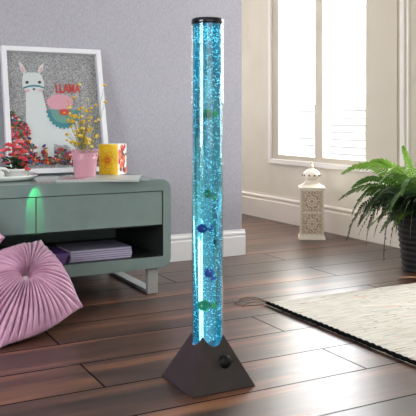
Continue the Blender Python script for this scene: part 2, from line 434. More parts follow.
b = MB(); b.box(CX0+.042-ox, CX1-.042-ox, CY1-oy-.014, CY1-oy-.004, .189, .5165); b.build('back_panel', cab_m, cab)
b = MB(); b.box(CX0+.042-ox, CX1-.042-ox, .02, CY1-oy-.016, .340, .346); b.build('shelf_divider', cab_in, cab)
XM = .893
for x0, x1 in ((CX0+.045, XM-.002), (XM+.002, CX1-.045)):
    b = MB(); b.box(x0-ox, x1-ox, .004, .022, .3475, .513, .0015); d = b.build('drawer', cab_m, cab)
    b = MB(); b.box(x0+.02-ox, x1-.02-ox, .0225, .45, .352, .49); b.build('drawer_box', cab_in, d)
for xx in (CX0+.07, CX1-.085):
    b = MB(); w = .028
    y0, y1 = .03, .58
    b.box(xx-w-ox, xx+w-ox, y0, y0+.022, .018, CZ0, .002); b.box(xx-w-ox, xx+w-ox, y1-.022, y1, .018, CZ0, .002)
    b.box(xx-w-ox, xx+w-ox, y0, y1, 0, .018, .002)
    b.box(xx-w-ox, xx+w-ox, y0, y1, CZ0-.012, CZ0-.0005, .002)
    b.build('leg', steel, cab)

# magazines on the open shelf
def magazine(name, label, loc, rz, w, d, t, cover, spine, group, art=None):
    m = thing(name, label, 'magazine', loc, rz, group)
    b = MB(); b.box(0, w, 0, d, 0, .0016); b.box(0, w, 0, d, t-.0016, t)
    mats = [mat('cover', cover, .35)]
    b.build('cover', mats, m)
    b = MB(); b.box(.002, w-.001, .0014, d-.002, .001, t-.001); b.build('pages', mat('paper', (178, 172, 196) if not spine else (96, 70, 120), .7), m)
    if spine:
        b = MB(); b.box(.0, w*.3, -.0008, 0, .001, t-.001); b.build('spine_label', mat('spine_print', spine, .4), m)
    return m
z = .1895
rnd = random.Random(9)
ords = ('bottom', 'second from bottom', 'middle', 'second from top', 'top')
cov = [(136, 128, 156), (96, 92, 122), (158, 152, 176), (92, 88, 116), (128, 124, 146)]
for i in range(5):
    magazine('magazine', 'lavender grey magazine lying %s in the right pile on the open shelf' % ords[i], (1.065+rnd.uniform(-.006, .006), 3.425+rnd.uniform(0, .008), z), rnd.uniform(-.01, .01),
             .315, .235, .0102, cov[i], None, 'magazines in the right pile'); z += .0106
z = .1895
cov = [(70, 50, 110), (120, 50, 110), (40, 60, 120), (90, 60, 130)]
for i, od in enumerate(('bottom', 'second from bottom', 'second from top', 'top')):
    magazine('magazine', 'dark purple or blue magazine lying %s in the pile behind the pink cushion' % od, (.76+.004*i, 3.425, z), 0,
             .29, .22, .0112, cov[i], (150, 60, 90) if i == 1 else (60, 40, 90), 'magazines in the left pile'); z += .0116

# ------------------------------------------------------------------ things on the cabinet
TOP = CZ1+.0006
# large magazine under the pink pot, overhanging the front
mg = at(137, 181.5, 3.53); ml = at(56, 181.5, 3.53)
mgr = thing('magazine', 'large pale magazine under the pink pot, overhanging the cabinet edge', 'magazine', (ml.x, ml.y, TOP), -YAW+.03)
wM, dM, tM = .392, .30, .010
b = MB(); b.box(0, wM, 0, dM, 0, .001); b.box(0, wM, 0, .001, 0, tM); b.box(0, wM, 0, dM, tM-.001, tM)
b.mi = 1; b.box(.02, .13, .012, .12, tM, tM+.0002); b.mi = 2; b.box(.05, .10, .03, .08, tM+.0002, tM+.0004)
b.build('cover', [mat('pale_cover', (184, 190, 186), .3), mat('pink_print', (190, 130, 150), .3), mat('plum_print', (90, 50, 70), .3)], mgr)
b = MB(); b.box(.001, wM-.002, .0015, dM-.002, .0012, tM-.0012); b.build('pages', mat('dark_page_edge', (70, 74, 76), .6), mgr)
ZM = TOP+tM+.0006

# pink lace-edged pot with dried yellow flowers
pc = at(85, 176, 3.72)
pot = thing('pink_pot', 'tapered pink metal pot with a lace cut rim', 'pot', (pc.x, pc.y, ZM))
pink = mat('pink_enamel', (206, 152, 168), .3)
b = MB()
def lace(a, z): return 1+.0*a
b.lathe([(.052, 0), (.054, .003), (.0605, .085), (.0625, .088), (.0615, .091), (.064, .120)], 48, cap=False)
b.lathe([(.062, .120), (.0585, .085), (.050, .004), (0, .004)], 48, cap=False)
b.lathe([(0, .0005), (.052, 0)], 48, cap=False)
for z_, r_ in ((.095, .0630), (.121, .0655)):
    b.tube([(r_*math.cos(2*PI*k/48), r_*math.sin(2*PI*k/48), z_) for k in range(48)], .0016, 6, closed=True)
NS = 16
for k in range(NS):   # scallops above the rim and pierced rosettes
    a0 = 2*PI*k/NS; pts = []
    for j in range(9):
        g = PI*j/8; a = a0+(-math.cos(g))*PI/NS*.95
        pts.append((.0655*math.cos(a), .0655*math.sin(a), .121+.016*math.sin(g)))
    b.tube(pts, .0019, 6)
    pts = [((.0655)*math.cos(a0+.085*math.cos(g)), .0655*math.sin(a0+.085*math.cos(g)), .128+.0045*math.sin(g)) for g in [2*PI*j/10 for j in range(10)]]
    b.tube(pts, .0012, 5, closed=True)
    b.ball((.0645*math.cos(a0), .0645*math.sin(a0), .108), .0052, 1, sc=(1, 1, 1))
b.build('pot_body', pink, pot)
b = MB(); b.lathe([(0, .096), (.0585, .096), (.0580, .086), (0, .086)], 32); b.build('soil', mat('dry_moss', (92, 84, 52), .95), pot)
fl = thing('dried_flowers', 'bunch of dried yellow button flowers on thin stems in the pink pot', 'flowers', (pc.x, pc.y, ZM+.1))
stem_m = mat('dry_green_stem', (128, 128, 66), .7); yel = mat('mustard_flower', (226, 182, 48), .6); yel2 = mat('pale_yellow_flower', (240, 214, 110), .6)
rnd = random.Random(12)
tips = []
pxm = 740/3.72
def loc_from_px(px, py): return camdir((px-85)/pxm, rnd.uniform(-.03, .03), (176-py)/pxm-.1)
ends = [(80, 84, 2), (104, 84, 1), (105, 101, 1), (99, 119, 1), (103, 113, 0), (110, 92, 0), (68, 100, 1), (75, 97, 1), (89, 99, 1), (64, 112, 2), (70, 107, 2), (96, 104, 1)]
for _ in range(34): ends.append((rnd.uniform(64, 98), rnd.uniform(104, 140), rnd.choice((1, 2, 2, 3))))
sb = MB(); heads = []
for ex, ey, nh in ends:
    e = loc_from_px(ex, ey); s0 = Vector((rnd.uniform(-.03, .03), rnd.uniform(-.03, .03), 0))
    m1 = s0.lerp(e, .5)+Vector((rnd.uniform(-.012, .012), rnd.uniform(-.012, .012), .012))
    pts = [s0*(1-t)**2+m1*2*t*(1-t)+e*t*t for t in [i/8 for i in range(9)]]
    sb.tube(pts, [.0011-.0005*i/8 for i in range(9)], 5)
    if nh: heads.append(e)
    for j in range(nh*2 if ey > 100 and ex < 98 else 0):
        t = rnd.uniform(.45, .95); p0 = pts[int(t*8)]; q0 = p0+Vector((rnd.uniform(-.022, .022), rnd.uniform(-.022, .022), rnd.uniform(.004, .022)))
        sb.tube([p0, (p0+q0)/2+Vector((0, 0, -.002)), q0], .0007, 4); heads.append(q0)
sb.build('stems', stem_m, fl, kind='stuff')
heads = heads[:98]
for i, hd_ in enumerate(heads):
    b = MB(); r_ = rnd.uniform(.0055, .0088)
    b.ball(hd_, r_, 2, sc=(1, 1, .85))
    for k in range(6):
        a = k*PI/3; b.ball(hd_+Vector((math.cos(a)*r_*.9, math.sin(a)*r_*.9, -r_*.3)), r_*.42, 1)
    b.build('flower_head', yel if i % 3 else yel2, fl)

# box with a yellow rose on its face and red flowers on its side
rc = at(99, 176, 3.86)
bx = thing('printed_box', 'square box printed with a big yellow rose and red side flowers', 'box', (rc.x, rc.y, ZM), -YAW-.30)
bw, bd, bh = .108, .108, .160
b = MB(); b.box(0, bw, 0, bd, 0, bh, .002)
boxm = noise_tint(mat('white_floral_card', (236, 226, 220), .45), (236, 226, 220), (240, 232, 226), 30)
b.build('box_body', boxm, bx)
rose = [mat('rose_yellow', (254, 214, 16), .45), mat('rose_gold', (240, 184, 14), .5), mat('rose_orange', (234, 128, 36), .5), mat('rose_lemon', (248, 214, 50), .5)]
b = MB()
b.mi = 0; b.box(.001, bw-.001, -.0012, -.0002, .001, bh-.001)
MX = Matrix.Rotation(PI/2, 4, 'X')
rnd = random.Random(3)
lay = .0014
for ringi, (rad, npet, szz) in enumerate(((.058, 7, .026), (.044, 6, .022), (.032, 5, .018), (.021, 5, .013), (.011, 4, .009))):
    for k in range(npet):
        a = 2*PI*k/npet+ringi*.6
        cx, cz = bw*.47+rad*.85*math.cos(a), bh*.47+rad*math.sin(a)
        for sh, mi in ((1.0, (1, 1, 2, 1, 2)[ringi]), (.88, (0, 3, 0, 1, 2)[ringi])):
            pts = []
            for j in range(14):
                g = 2*PI*j/14
                u, v = math.cos(g)*szz*.75*sh, math.sin(g)*szz*1.15*sh
                x = cx+u*math.cos(a)-v*math.sin(a); z_ = cz+u*math.sin(a)+v*math.cos(a)
                pts.append((min(max(x, .002), bw-.002), min(max(z_, .002), bh-.002)))
            b.mi = mi
            b.prism(pts, lay, lay+.0003, MX); lay += .00012
b.build('rose_print', rose, bx, label='yellow rose with an orange heart')
b = MB(); red = [mat('print_red', (204, 52, 48), .5), mat('print_orange', (228, 112, 70), .5), mat('print_brown', (92, 44, 40), .5)]
MY = Matrix.Translation((bw, 0, 0)) @ Matrix(((0, 0, 1, 0), (1, 0, 0, 0), (0, 1, 0, 0), (0, 0, 0, 1)))
for k in range(44):
    cy, cz = rnd.uniform(.012, bd-.012), rnd.uniform(.012, bh-.012); r_ = rnd.uniform(.006, .015); b.mi = rnd.randrange(3)
    b.prism([(cy+r_*(1+.3*math.cos(5*g))*math.cos(g), cz+r_*(1+.3*math.cos(5*g))*math.sin(g)) if True else 0 for g in [2*PI*j/20 for j in range(20)]] if r_ < .0095 else
            [(cy+r_*math.cos(g), cz+min(r_*1.2, .014)*math.sin(g)) for g in [2*PI*j/14 for j in range(14)]], .0002+.00006*k, .0004+.00006*k, MY)
b.build('flower_print', red, bx, label='red and orange flowers on the side')

# white tray, flowering plant in a low white pot, white cup
white_c = mat('white_ceramic', (232, 234, 232), .25)
tr = MB(); tr.lathe([(0, .006), (.155, .006), (.172, .012), (.186, .026), (.190, .027), (.186, .018), (.172, .004), (.12, 0), (0, 0)], 64, cap=False)
tray = tr.build('round_tray', white_c); tray.location = (.80, 3.73, TOP)
tag(tray, 'round white tray on the cabinet under the red flowering plant', 'tray')
ZTR = TOP+.0066
fc = at(16.5, 174, 3.62)
fp = thing('flowering_plant', 'small plant with coral red blossoms in a low white pot', 'potted plant', (fc.x, fc.y, ZTR))
b = MB(); b.lathe([(0, 0), (.048, 0), (.052, .004), (.060, .040), (.065, .042), (.065, .052), (.060, .053), (.056, .040), (0, .038)], 40, cap=False)
b.build('flower_pot', white_c, fp)
leaf_d = mat('dark_leaf', (38, 66, 34), .5); coral = mat('coral_petal', (206, 62, 66), .55); rosep = mat('rose_petal', (226, 112, 122), .55)
rnd = random.Random(7)
b = MB()
for i in range(60):
    a = rnd.uniform(0, 2*PI); r_ = rnd.uniform(.01, .062); z_ = .05+rnd.uniform(0, .055)
    c = Vector((r_*math.cos(a), r_*math.sin(a), z_)); Mx = Tm(c, a, rnd.uniform(-.5, .5), rnd.uniform(-.7, .5))
    s = rnd.uniform(.014, .022)
    b.mesh([(-s, 0, 0), (-s*.3, s*.55, .002), (s*.5, s*.5, .001), (s*1.1, 0, -.004), (s*.5, -s*.5, .001), (-s*.3, -s*.55, .002), (0, 0, -.004)],
           [(6, 0, 1), (6, 1, 2), (6, 2, 3), (6, 3, 4), (6, 4, 5), (6, 5, 0)], Mx, True)
b.build('foliage', leaf_d, fp, kind='stuff')
for i in range(16):
    px_, py_ = ((3, 150), (8, 144), (14, 140), (20, 141), (25, 146), (11, 149), (18, 147), (26, 154), (22, 152), (6, 157), (28, 163), (15, 143), (2, 145), (24, 159), (9, 139), (19, 136))[i]
    c = camdir((px_-16.5)/204, rnd.uniform(-.035, .03), (173-py_)/204)
    b = MB(); s = rnd.uniform(.014, .020)
    for ringk, nn in ((1, 6), (.6, 5)):
        for k in range(nn):
            a = 2*PI*k/nn+ringk; b.ball(c+Vector((math.cos(a)*s*.6*ringk, math.sin(a)*s*.6*ringk, (1-ringk)*s*.8)), s*.62, 2, sc=(1, 1, .5))
    b.ball(c+Vector((0, 0, s*.45)), s*.4, 1)
    b.build('blossom', coral if i % 3 else rosep, fp)
    b = MB(); b.tube([Vector((c.x*.4, c.y*.4, .045)), c], .0011, 5); b.build('stem', leaf_d, fp)
cc = at(-11, 173, 3.50)
cup = thing('white_cup', 'white ceramic cup with a curved handle at the left edge of the tray', 'cup', (cc.x, cc.y, ZTR))
b = MB(); b.lathe([(0, 0), (.044, 0), (.056, .030), (.062, .064), (.059, .064), (.050, .028), (0, .006)], 40, cap=False); b.build('cup_body', white_c, cup)
b = MB(); d0 = camdir(1, -.2).normalized()
b.tube([d0*r_+Vector((0, 0, z_)) for r_, z_ in ((.056, .052), (.066, .060), (.080, .061), (.094, .055), (.102, .045))], [.005, .006, .006, .005, .004], 8); b.build('handle', white_c, cup)

# ------------------------------------------------------------------ framed picture leaning on the wall
FW, FH, FD = .570, .715, .035
lean = math.asin(.165/.70)
art = thing('picture_frame', 'white framed llama picture leaning on the grey wall', 'picture', (.8875, 3.925, TOP+FD*math.sin(lean)+.0005))
art.rotation_euler = (-lean, 0, 0)
# local frame: x right, z up, -y faces the room
frw = mat('white_frame', (222, 222, 228), .4)
b = MB(); t = .028
for q in ((0, t, 0, FH), (FW-t, FW, 0, FH), (t, FW-t, 0, t), (t, FW-t, FH-t, FH)):
    b.box(q[0], q[1], 0, FD, q[2], q[3], .0015)
b.build('frame', frw, art)
glit = mat('silver_glitter_backing', (140, 142, 144), .45, metal=.0)
tc = N(glit, 'ShaderNodeTexCoord'); vo = N(glit, 'ShaderNodeTexNoise', Scale=240, Detail=2); L(glit, tc, 'Object', vo, 'Vector')
rp = ramp(glit, [(.36, lin((92, 94, 98))), (.66, lin((186, 188, 192)))]); L(glit, vo, 'Fac', rp, 'Fac'); L(glit, rp, 'Color', P(glit), 'Base Color')
b = MB(); b.box(t, FW-t, FD-.004, FD, t, FH-t); b.build('backing', glit, art)
# artwork laid on the backing; px -> local coordinates of the picture plane
def pl(px, py):
    x = (px-4.5)/(100-4.5)*(FW-.012)+.010
    ytop, ybot = 48.6+(px-2)*.05, 176.2-(px-2)*.02
    return (x, FH*(ybot-py)/(ybot-ytop))
MA = Matrix.Rotation(PI/2, 4, 'X')          # (x, z, h) -> faces -y
def flat(b, pts, lvl, mi): b.mi = mi; b.prism([pl(*p) for p in pts], -FD+.004+lvl*.0012, -FD+.004+lvl*.0012+.0010, MA)
art_m = [mat('llama_white', (206, 214, 216), .7), mat('ear_pink', (226, 160, 168), .7), mat('ink_black', (26, 26, 30), .6), mat('harness_teal', (32, 128, 142), .6),
         mat('blanket_green', (92, 146, 138), .7), mat('poppy_red', (196, 44, 40), .6), mat('blush_pink', (206, 150, 168), .7)]
b = MB()
def ell(cx, cy, rx, ry, n=24, a0=0, a1=2*PI): return [(cx+rx*math.cos(a0+(a1-a0)*k/n), cy+ry*math.sin(a0+(a1-a0)*k/n)) for k in range(n if a1-a0 > 6.2 else n+1)]
flat(b, ell(57, 105, 13, 8), 0, 6)
body = [(24.5, 94), (40, 92), (42.5, 104), (44, 113), (52, 116), (62, 117), (72, 122), (73, 135), (70, 150), (69.5, 163), (64.5, 163), (63.5, 150), (60, 147), (55, 148), (48, 146), (47.5, 163), (42, 163), (40.5, 148), (38, 147), (36.5, 163), (31, 163), (29, 147), (24.5, 140), (23, 125), (24, 108)]
flat(b, body, 0.9, 0)
flat(b, [(21.5, 84), (23, 77), (27, 75), (36, 75), (40.5, 78), (42.5, 85), (42, 92), (38, 95), (32, 97), (26, 95), (22, 91)], 2, 0)
for sx in (0, 1):
    e = [(19.3, 63.5), (23, 67), (26, 74), (24, 77), (21, 73)] if sx == 0 else [(43.5, 65), (42, 73), (38, 77), (37, 73), (40, 68)]
    flat(b, e, 2, 0)
    e = [(20.8, 68), (23.3, 70), (24.8, 75), (22.6, 74.5)] if sx == 0 else [(42.2, 69), (41, 73.5), (38.6, 75.5), (39.4, 71.5)]
    flat(b, e, 3, 1)
    flat(b, ell(26.2 if sx == 0 else 38.2, 85, 1.7, 1.5, 14), 3, 2)
    flat(b, ell(26.5 if sx == 0 else 38.6, 93.3, 1.8, 1.4, 14), 3, 1)
flat(b, [(22, 90), (27, 88.3), (33, 87.6), (38, 88.2), (43, 90.5), (43, 92), (38, 89.9), (33, 89.3), (27, 90), (22.6, 91.8)], 4, 3)
flat(b, ell(32.3, 92, 1.4, .9, 12), 4, 2)
flat(b, ell(59, 112.5, 15.3, 18, 26, 0, PI), 2, 3)
for k in range(13):
    g = PI*(k+.5)/13; flat(b, ell(59+15.6*math.cos(g), 112.5+18.4*math.sin(g), 1.1, 1.2, 10), 2.9, 3)
flat(b, ell(59, 112.5, 12, 14, 26, 0, PI), 3, 4)
flat(b, ell(60.3, 115.2, 5.2, 3.2, 20), 4, 5)
for k in range(8): flat(b, ell(41+.45*k, 95+2.5*k, .8, .9, 8), 3, 5 if k % 2 else 3)
b.build('artwork', art_m, art, label='white llama with a teal blanket and harness')
cu = bpy.data.curves.new('lettering', 'FONT'); cu.body = 'LLAMA'; cu.size = .062; cu.extrude = .0015; cu.offset = .0012
to = bpy.data.objects.new('lettering_curve', cu); C.objects.link(to)
bpy.context.view_layer.update()
me = bpy.data.meshes.new_from_object(to.evaluated_get(bpy.context.evaluated_depsgraph_get()))
bpy.data.objects.remove(to)
xs = [v.co.x for v in me.vertices]; ys = [v.co.y for v in me.vertices]
x0, z0 = pl(53.5, 95.5); x1, z1 = pl(78, 87)
for v in me.vertices:
    v.co = Vector((x0+(v.co.x-min(xs))/(max(xs)-min(xs))*(x1-x0), FD-.0045-.002-v.co.z, z0+(v.co.y-min(ys))/(max(ys)-min(ys))*(z1-z0)))
me.materials.append(art_m[5]); le = bpy.data.objects.new('lettering', me); C.objects.link(le); le.parent = art; le['label'] = 'red word LLAMA'
cols = [mat('pompom', c, .8) for c in ((196, 40, 44), (60, 60, 140), (236, 150, 40), (60, 120, 60), (236, 226, 222), (226, 110, 140), (90, 40, 90), (44, 110, 170), (150, 40, 40), (30, 36, 48))]
b = MB(); rnd = random.Random(21)
def inside(px, py):
    if px < 26: return py > 112+max(0, (px-9))*1.1+rnd.uniform(-3, 3)
    if px < 31: return py > 140+(px-24)*1.5
    if 36 < px < 40.5: return py > 147
    if 47.5 < px < 64: return py > 150+abs(px-55)*.55
    return py > 159
for i in range(1900):
    px_, py_ = rnd.uniform(8.5, 93), rnd.uniform(108, 166)
    if not inside(px_, py_): continue
    x, z_ = pl(px_, py_)
    if z_ < t+.008: continue
    b.mi = rnd.choice((0, 0, 0, 0, 1, 2, 3, 4, 5, 6, 7, 8, 8, 9, 9, 3)); r_ = rnd.uniform(.006, .0095)
    b.ball((x, FD-.012+rnd.uniform(-.004, .002), z_), r_, 1)
b.build('pompom_fill', cols, art, label='many small coloured balls', kind='stuff')
b = MB(); b.box(t-.002, FW-t+.002, .008, .010, t-.002, FH-t+.002); b.build('picture_glass', glass, art)

# ------------------------------------------------------------------ cushions
vel = mat('pink_velvet', (168, 118, 146), .45, sheen=.35)
P(vel).inputs['Sheen Roughness'].default_value = .35
noise_tint(vel, (176, 126, 156), (196, 150, 176), 14)
vel2 = mat('pink_velvet_button', (246, 226, 236), .3, sheen=.2)
def cushion(Cc, Tc, Rc, label, thick=.095, npl=50):
    Cc, Tc, Rc = Vector(Cc), Vector(Tc), Vector(Rc)
    u = (Tc-Cc); ru = u.length; u.normalize(); v = (Rc-Cc); v -= u*v.dot(u); rv = v.length; v.normalize()
    w = u.cross(v).normalized()
    if w.dot(Vector((0, 0, CAM_H))-Cc) < 0: w = -w
    hd = (ru+rv)/2
    t = thing('velvet_cushion', label, 'cushion', Cc, 0, 'pleated pink cushions')
    seg, rings = npl*10, 34
    vs, fs = [], []
    rnd = random.Random(int(abs(Cc.x)*1000)); ph = [rnd.uniform(.6, 1.3) for _ in range(npl)]
    for side in (1, -1):
        for i in range(1, rings+1):
            s = i/rings
            for k in range(seg):
                a = 2*PI*k/seg
                # square with corners on the axes, sides bowed in slightly towards the tips
                ca, sa = abs(math.cos(a)), abs(math.sin(a))
                rd = 1/(ca+sa)
                tip = abs(math.cos(2*a))**6
                rdm = rd*(1.045-.045*tip+.05*abs(math.sin(2*a))**2)
                rad = hd*rdm*s
                tt = s*1.0
                hgt = thick*(1-tt**2.4)**.75*(1-.0*tip)
                hgt *= (1-.66*math.exp(-(s/.13)**1.6))
                hgt *= 1-.35*tip*s
                pk = k/10; wv = abs(math.sin(PI*(pk+.22*math.sin(a*3+s*2))))   # sharp pleats
                amp = .034*ph[int(pk) % npl]*min(1, s/.12)*(1-s**7)
                hgt += (amp*.8*((1-math.exp(-(wv/.30)**2))-.8)+amp*.25*wv)*(1 if s > .04 else 0)
                hgt = max(hgt, -.0)+.002
                p_ = u*(math.cos(a)*rad*ru/hd)+v*(math.sin(a)*rad*rv/hd)+w*(side*hgt)
                vs.append(p_)
    n0 = rings*seg
    for sd in (0, 1):
        o0 = sd*n0
        for i in range(rings-1):
            for k in range(seg):
                k2 = (k+1) % seg; f = (o0+i*seg+k, o0+i*seg+k2, o0+(i+1)*seg+k2, o0+(i+1)*seg+k)
                fs.append(f if sd == 0 else f[::-1])
        fs.append(tuple(o0+k for k in range(seg)) if sd else tuple(o0+k for k in range(seg-1, -1, -1)))
    for k in range(seg):
        k2 = (k+1) % seg; fs.append(((rings-1)*seg+k, (rings-1)*seg+k2, n0+(rings-1)*seg+k2, n0+(rings-1)*seg+k))
    b = MB(); b.mesh(vs, fs, smooth=True); b.build('cushion_body', vel, t)
    for sd in (1, -1):
        b = MB(); b.ball(w*sd*(thick*.34+.015), .019, 3, sc=(1, 1, 1)); b.build('button', vel2, t, label='pale pink velvet button')
def X3(X, D, z): p_ = camdir(X, D); return (p_.x, p_.y, z)
cushion(X3(-.775, 3.09, .165), X3(-.765, 3.385, .320), X3(-.528, 3.15, .095), 'pleated pink velvet cushion with centre button lying on the floor before the cabinet')
cushion(X3(-1.185, 3.11, .335), X3(-1.20, 3.105, .65), X3(-.895, 3.27, .318), 'second pink cushion, behind the other at the left edge', .045)

# ------------------------------------------------------------------ lantern
lc = at(311.5, 236, 5.46)
lan = thing('lantern', 'tall cream metal lantern with pierced scroll panels and domed top', 'lantern', (lc.x-.0, lc.y, 0), -YAW-.10)
lw = mat('cream_enamel_metal', (226, 216, 198), .45); lwin = noise_tint(mat('tan_inner_panel', (190, 160, 130), .8), (176, 146, 116), (200, 172, 142), 90)  # inner lining in mottled tan
a = .085
b = MB(); b.box(-a-.012, a+.012, -a-.012, a+.012, 0, .014, .003); b.box(-a-.004, a+.004, -a-.004, a+.004, .014, .026, .003); b.build('plinth', lw, lan)
b = MB(); b.box(-a+.010, a-.010, -a+.010, a-.010, .026, .362); b.build('inner_lining', lwin, lan)
for k in range(4):
    M = Matrix.Rotation(k*PI/2, 4, 'Z')
    b = MB()
    y0 = -a
    for q in ((-a, -a+.012, .026, .366), (a-.012, a, .026, .366), (-a+.012, a-.012, .026, .038), (-a+.012, a-.012, .354, .366), (-a+.012, a-.012, .191, .201)):
        b.box(q[0], q[1], y0, y0+.008, q[2], q[3], 0, M=M)
    for cz in (.1145, .2775):
        hw, hh = .070, .076
        def ringp(cx, cy, r1, r2=None, rr=.0026, n=22, M=M):
            r2 = r2 or r1
            b.tube([(cx+r1*math.cos(2*PI*j/n), y0+.003, cy+r2*math.sin(2*PI*j/n)) for j in range(n)], rr, 5, M, closed=True)
        ringp(0, cz, .014); ringp(0, cz, .034, .036, .003)
        for j in range(8):
            g = PI/4*j; ringp(.024*math.cos(g), cz+.025*math.sin(g), .008, None, .0022, 12)
            b.tube([(.034*math.cos(g), y0+.003, cz+.036*math.sin(g)), (.056*math.cos(g+.2), y0+.003, cz+.058*math.sin(g+.2)), (.070*math.cos(g)*1.0, y0+.003, cz+.074*math.sin(g))], .003, 5, M)
        for sx in (-1, 1):
            for sz in (-1, 1):
                ringp(sx*.052, cz+sz*.056, .017, None, .003, 16); ringp(sx*.052, cz+sz*.056, .007, None, .0022, 10)
                ringp(sx*.058, cz+sz*.020, .011, None, .0026, 12); ringp(sx*.020, cz+sz*.062, .012, None, .0026, 12)
    b.build('pierced_panel', lw, lan)
b = MB()
b.box(-a-.010, a+.010, -a-.010, a+.010, .366, .380, .003)
# curved square roof
def sqring(hw_, z_): return [(-hw_, -hw_, z_), (hw_, -hw_, z_), (hw_, hw_, z_), (-hw_, hw_, z_)]
lv = [(a+.004, .380), (a-.010, .388), (a-.030, .402), (a-.043, .420), (a-.048, .434)]
vs = []; fs = []
for hw_, z_ in lv: vs += sqring(hw_, z_)
for i in range(len(lv)-1):
    for j in range(4): fs.append((4*i+j, 4*i+(j+1) % 4, 4*i+4+(j+1) % 4, 4*i+4+j))
fs += [(0, 3, 2, 1), tuple(4*(len(lv)-1)+j for j in range(4))]
b.mesh(vs, fs); b.build('roof', lw, lan)
b = MB(); b.lathe([(.044, .430), (.058, .440), (.066, .456), (.064, .472), (.054, .490), (.034, .503), (.016, .510), (.013, .516), (.019, .524), (.017, .534), (.008, .542), (.006, .550), (.009, .556), (.006, .563), (0, .566)], 36)
b.build('dome', lw, lan)
b = MB()
for k in range(10):
    g = 2*PI*k/10; b.ball((.0655*math.cos(g), .0655*math.sin(g), .464), .0075, 1, sc=(1, 1, 1))
b.build('dome_holes', mat('dark_hole', (52, 40, 32), .9), lan, label='ring of small dark piercings')

# ------------------------------------------------------------------ rug
rug_m = mat('woven_cotton_rug', (228, 222, 210), .95, spec=.2)
tc = N(rug_m, 'ShaderNodeTexCoord')
def rn(scale, st, detail=3):
    m2 = N(rug_m, 'ShaderNodeMapping'); m2.inputs['Scale'].default_value = st; L(rug_m, tc, 'Object', m2, 'Vector')
    nz = N(rug_m, 'ShaderNodeTexNoise', Scale=scale, Detail=detail); L(rug_m, m2, 'Vector', nz, 'Vector'); return nz
prev = None
base = rn(1, (6, 90, 1)); r0 = ramp(rug_m, [(.35, lin((192, 186, 174))), (.65, lin((220, 216, 206)))]); L(rug_m, base, 'Fac', r0, 'Fac'); prev = (r0, 'Color')
for sc, lo, col in (((9, 70, 1), .66, (150, 128, 104)), ((7, 80, 3), .69, (104, 150, 168)), ((8, 60, 7), .69, (150, 160, 110)), ((14, 75, 11), .70, (70, 62, 60)), ((6, 65, 17), .68, (216, 168, 150))):
    nn = rn(1, sc, 2); m2 = N(rug_m, 'ShaderNodeMapping'); 
    add = N(rug_m, 'ShaderNodeMapRange'); L(rug_m, nn, 'Fac', add, 'Value'); add.inputs['From Min'].default_value = lo; add.inputs['From Max'].default_value = lo+.03
    mi = N(rug_m, 'ShaderNodeMix', data_type='RGBA'); L(rug_m, add, 'Result', mi, 0); L(rug_m, prev[0], prev[1], mi, 6); mi.inputs[7].default_value = lin(col); prev = (mi, 2)
for nd in rug_m.node_tree.nodes:      # shift each fleck layer so they do not coincide
    if nd.type == 'MAPPING': nd.inputs['Location'].default_value = (nd.inputs['Scale'].default_value[2]*3.1, nd.inputs['Scale'].default_value[2]*1.7, nd.inputs['Scale'].default_value[2])
L(rug_m, prev[0], prev[1], P(rug_m), 'Base Color')
wv = N(rug_m, 'ShaderNodeTexWave', Scale=22.0, Distortion=2.0); wv.bands_direction = 'Y'; L(rug_m, tc, 'Object', wv, 'Vector')
bpn = N(rug_m, 'ShaderNodeBump', Strength=.5, Distance=.004); L(rug_m, wv, 'Fac', bpn, 'Height'); L(rug_m, bpn, 'Normal', P(rug_m), 'Normal')
RX0, RX1, RY0, RY1 = 1.872, 3.42, .75, 2.945
rug = thing('woven_rug', 'cream woven rug with flecks of colour and a black corded edge', 'rug', (RX0, RY1, 0))
nx, ny = 60, 90; vs, fs = [], []
rnd = random.Random(2)
for j in range(ny+1):
    for i in range(nx+1):
        x = (RX1-RX0)*i/nx; y = -(RY1-RY0)*j/ny
        e = .006*noise.noise(Vector((x*7, y*7, 0)))
        if j == 0: y += .010*noise.noise(Vector((x*9, 3, 0)))
        z_ = .010+.0025*noise.noise(Vector((x*5, y*16, 2)))
        vs.append((x+(e if i == 0 else 0), y, z_))
n1_ = (nx+1)*(ny+1)
vs += [(x, y, .0005) for x, y, z_ in vs[:n1_]]
for j in range(ny):
    for i in range(nx):
        q = j*(nx+1)+i; fs.append((q, q+nx+1, q+nx+2, q+1))
for i in range(nx):
    fs.append((i, i+1, n1_+i+1, n1_+i)); q = ny*(nx+1)+i; fs.append((q+1, q, n1_+q, n1_+q+1))
for j in range(ny):
    q = j*(nx+1); fs.append((q+nx+1, q, n1_+q, n1_+q+nx+1)); q += nx; fs.append((q, q+nx+1, n1_+q+nx+1, n1_+q))
fs.append((n1_, n1_+nx, n1_+n1_-1, n1_+n1_-1-nx))
b = MB(); b.mesh(vs, fs, smooth=True); b.build('rug_weave', rug_m, rug)
cord = mat('black_cord', (12, 11, 13), .95, spec=.1)
b = MB()
for s in (0, 1, 2):
    pts, rad = [], []
    for k in range(300):
        y = -(RY1-RY0)*k/299; g = k*.42+s*2*PI/3
        am = .0048*(1+.35*noise.noise(Vector((y*11, s*.3, 0)))+.35*noise.noise(Vector((y*4, 5, 0))))
        pts.append((-.004+.004*noise.noise(Vector((y*6, 1, 0)))+am*math.cos(g), y, .0125+am*math.sin(g)*.9)); rad.append(.0047*(1+.25*noise.noise(Vector((y*14, s, 3)))))
    b.tube(pts, rad, 7)
b.build('edge_cord', cord, rug, label='black braided cord along the edge')
tas = mat('brown_twine', (104, 78, 60), .8)
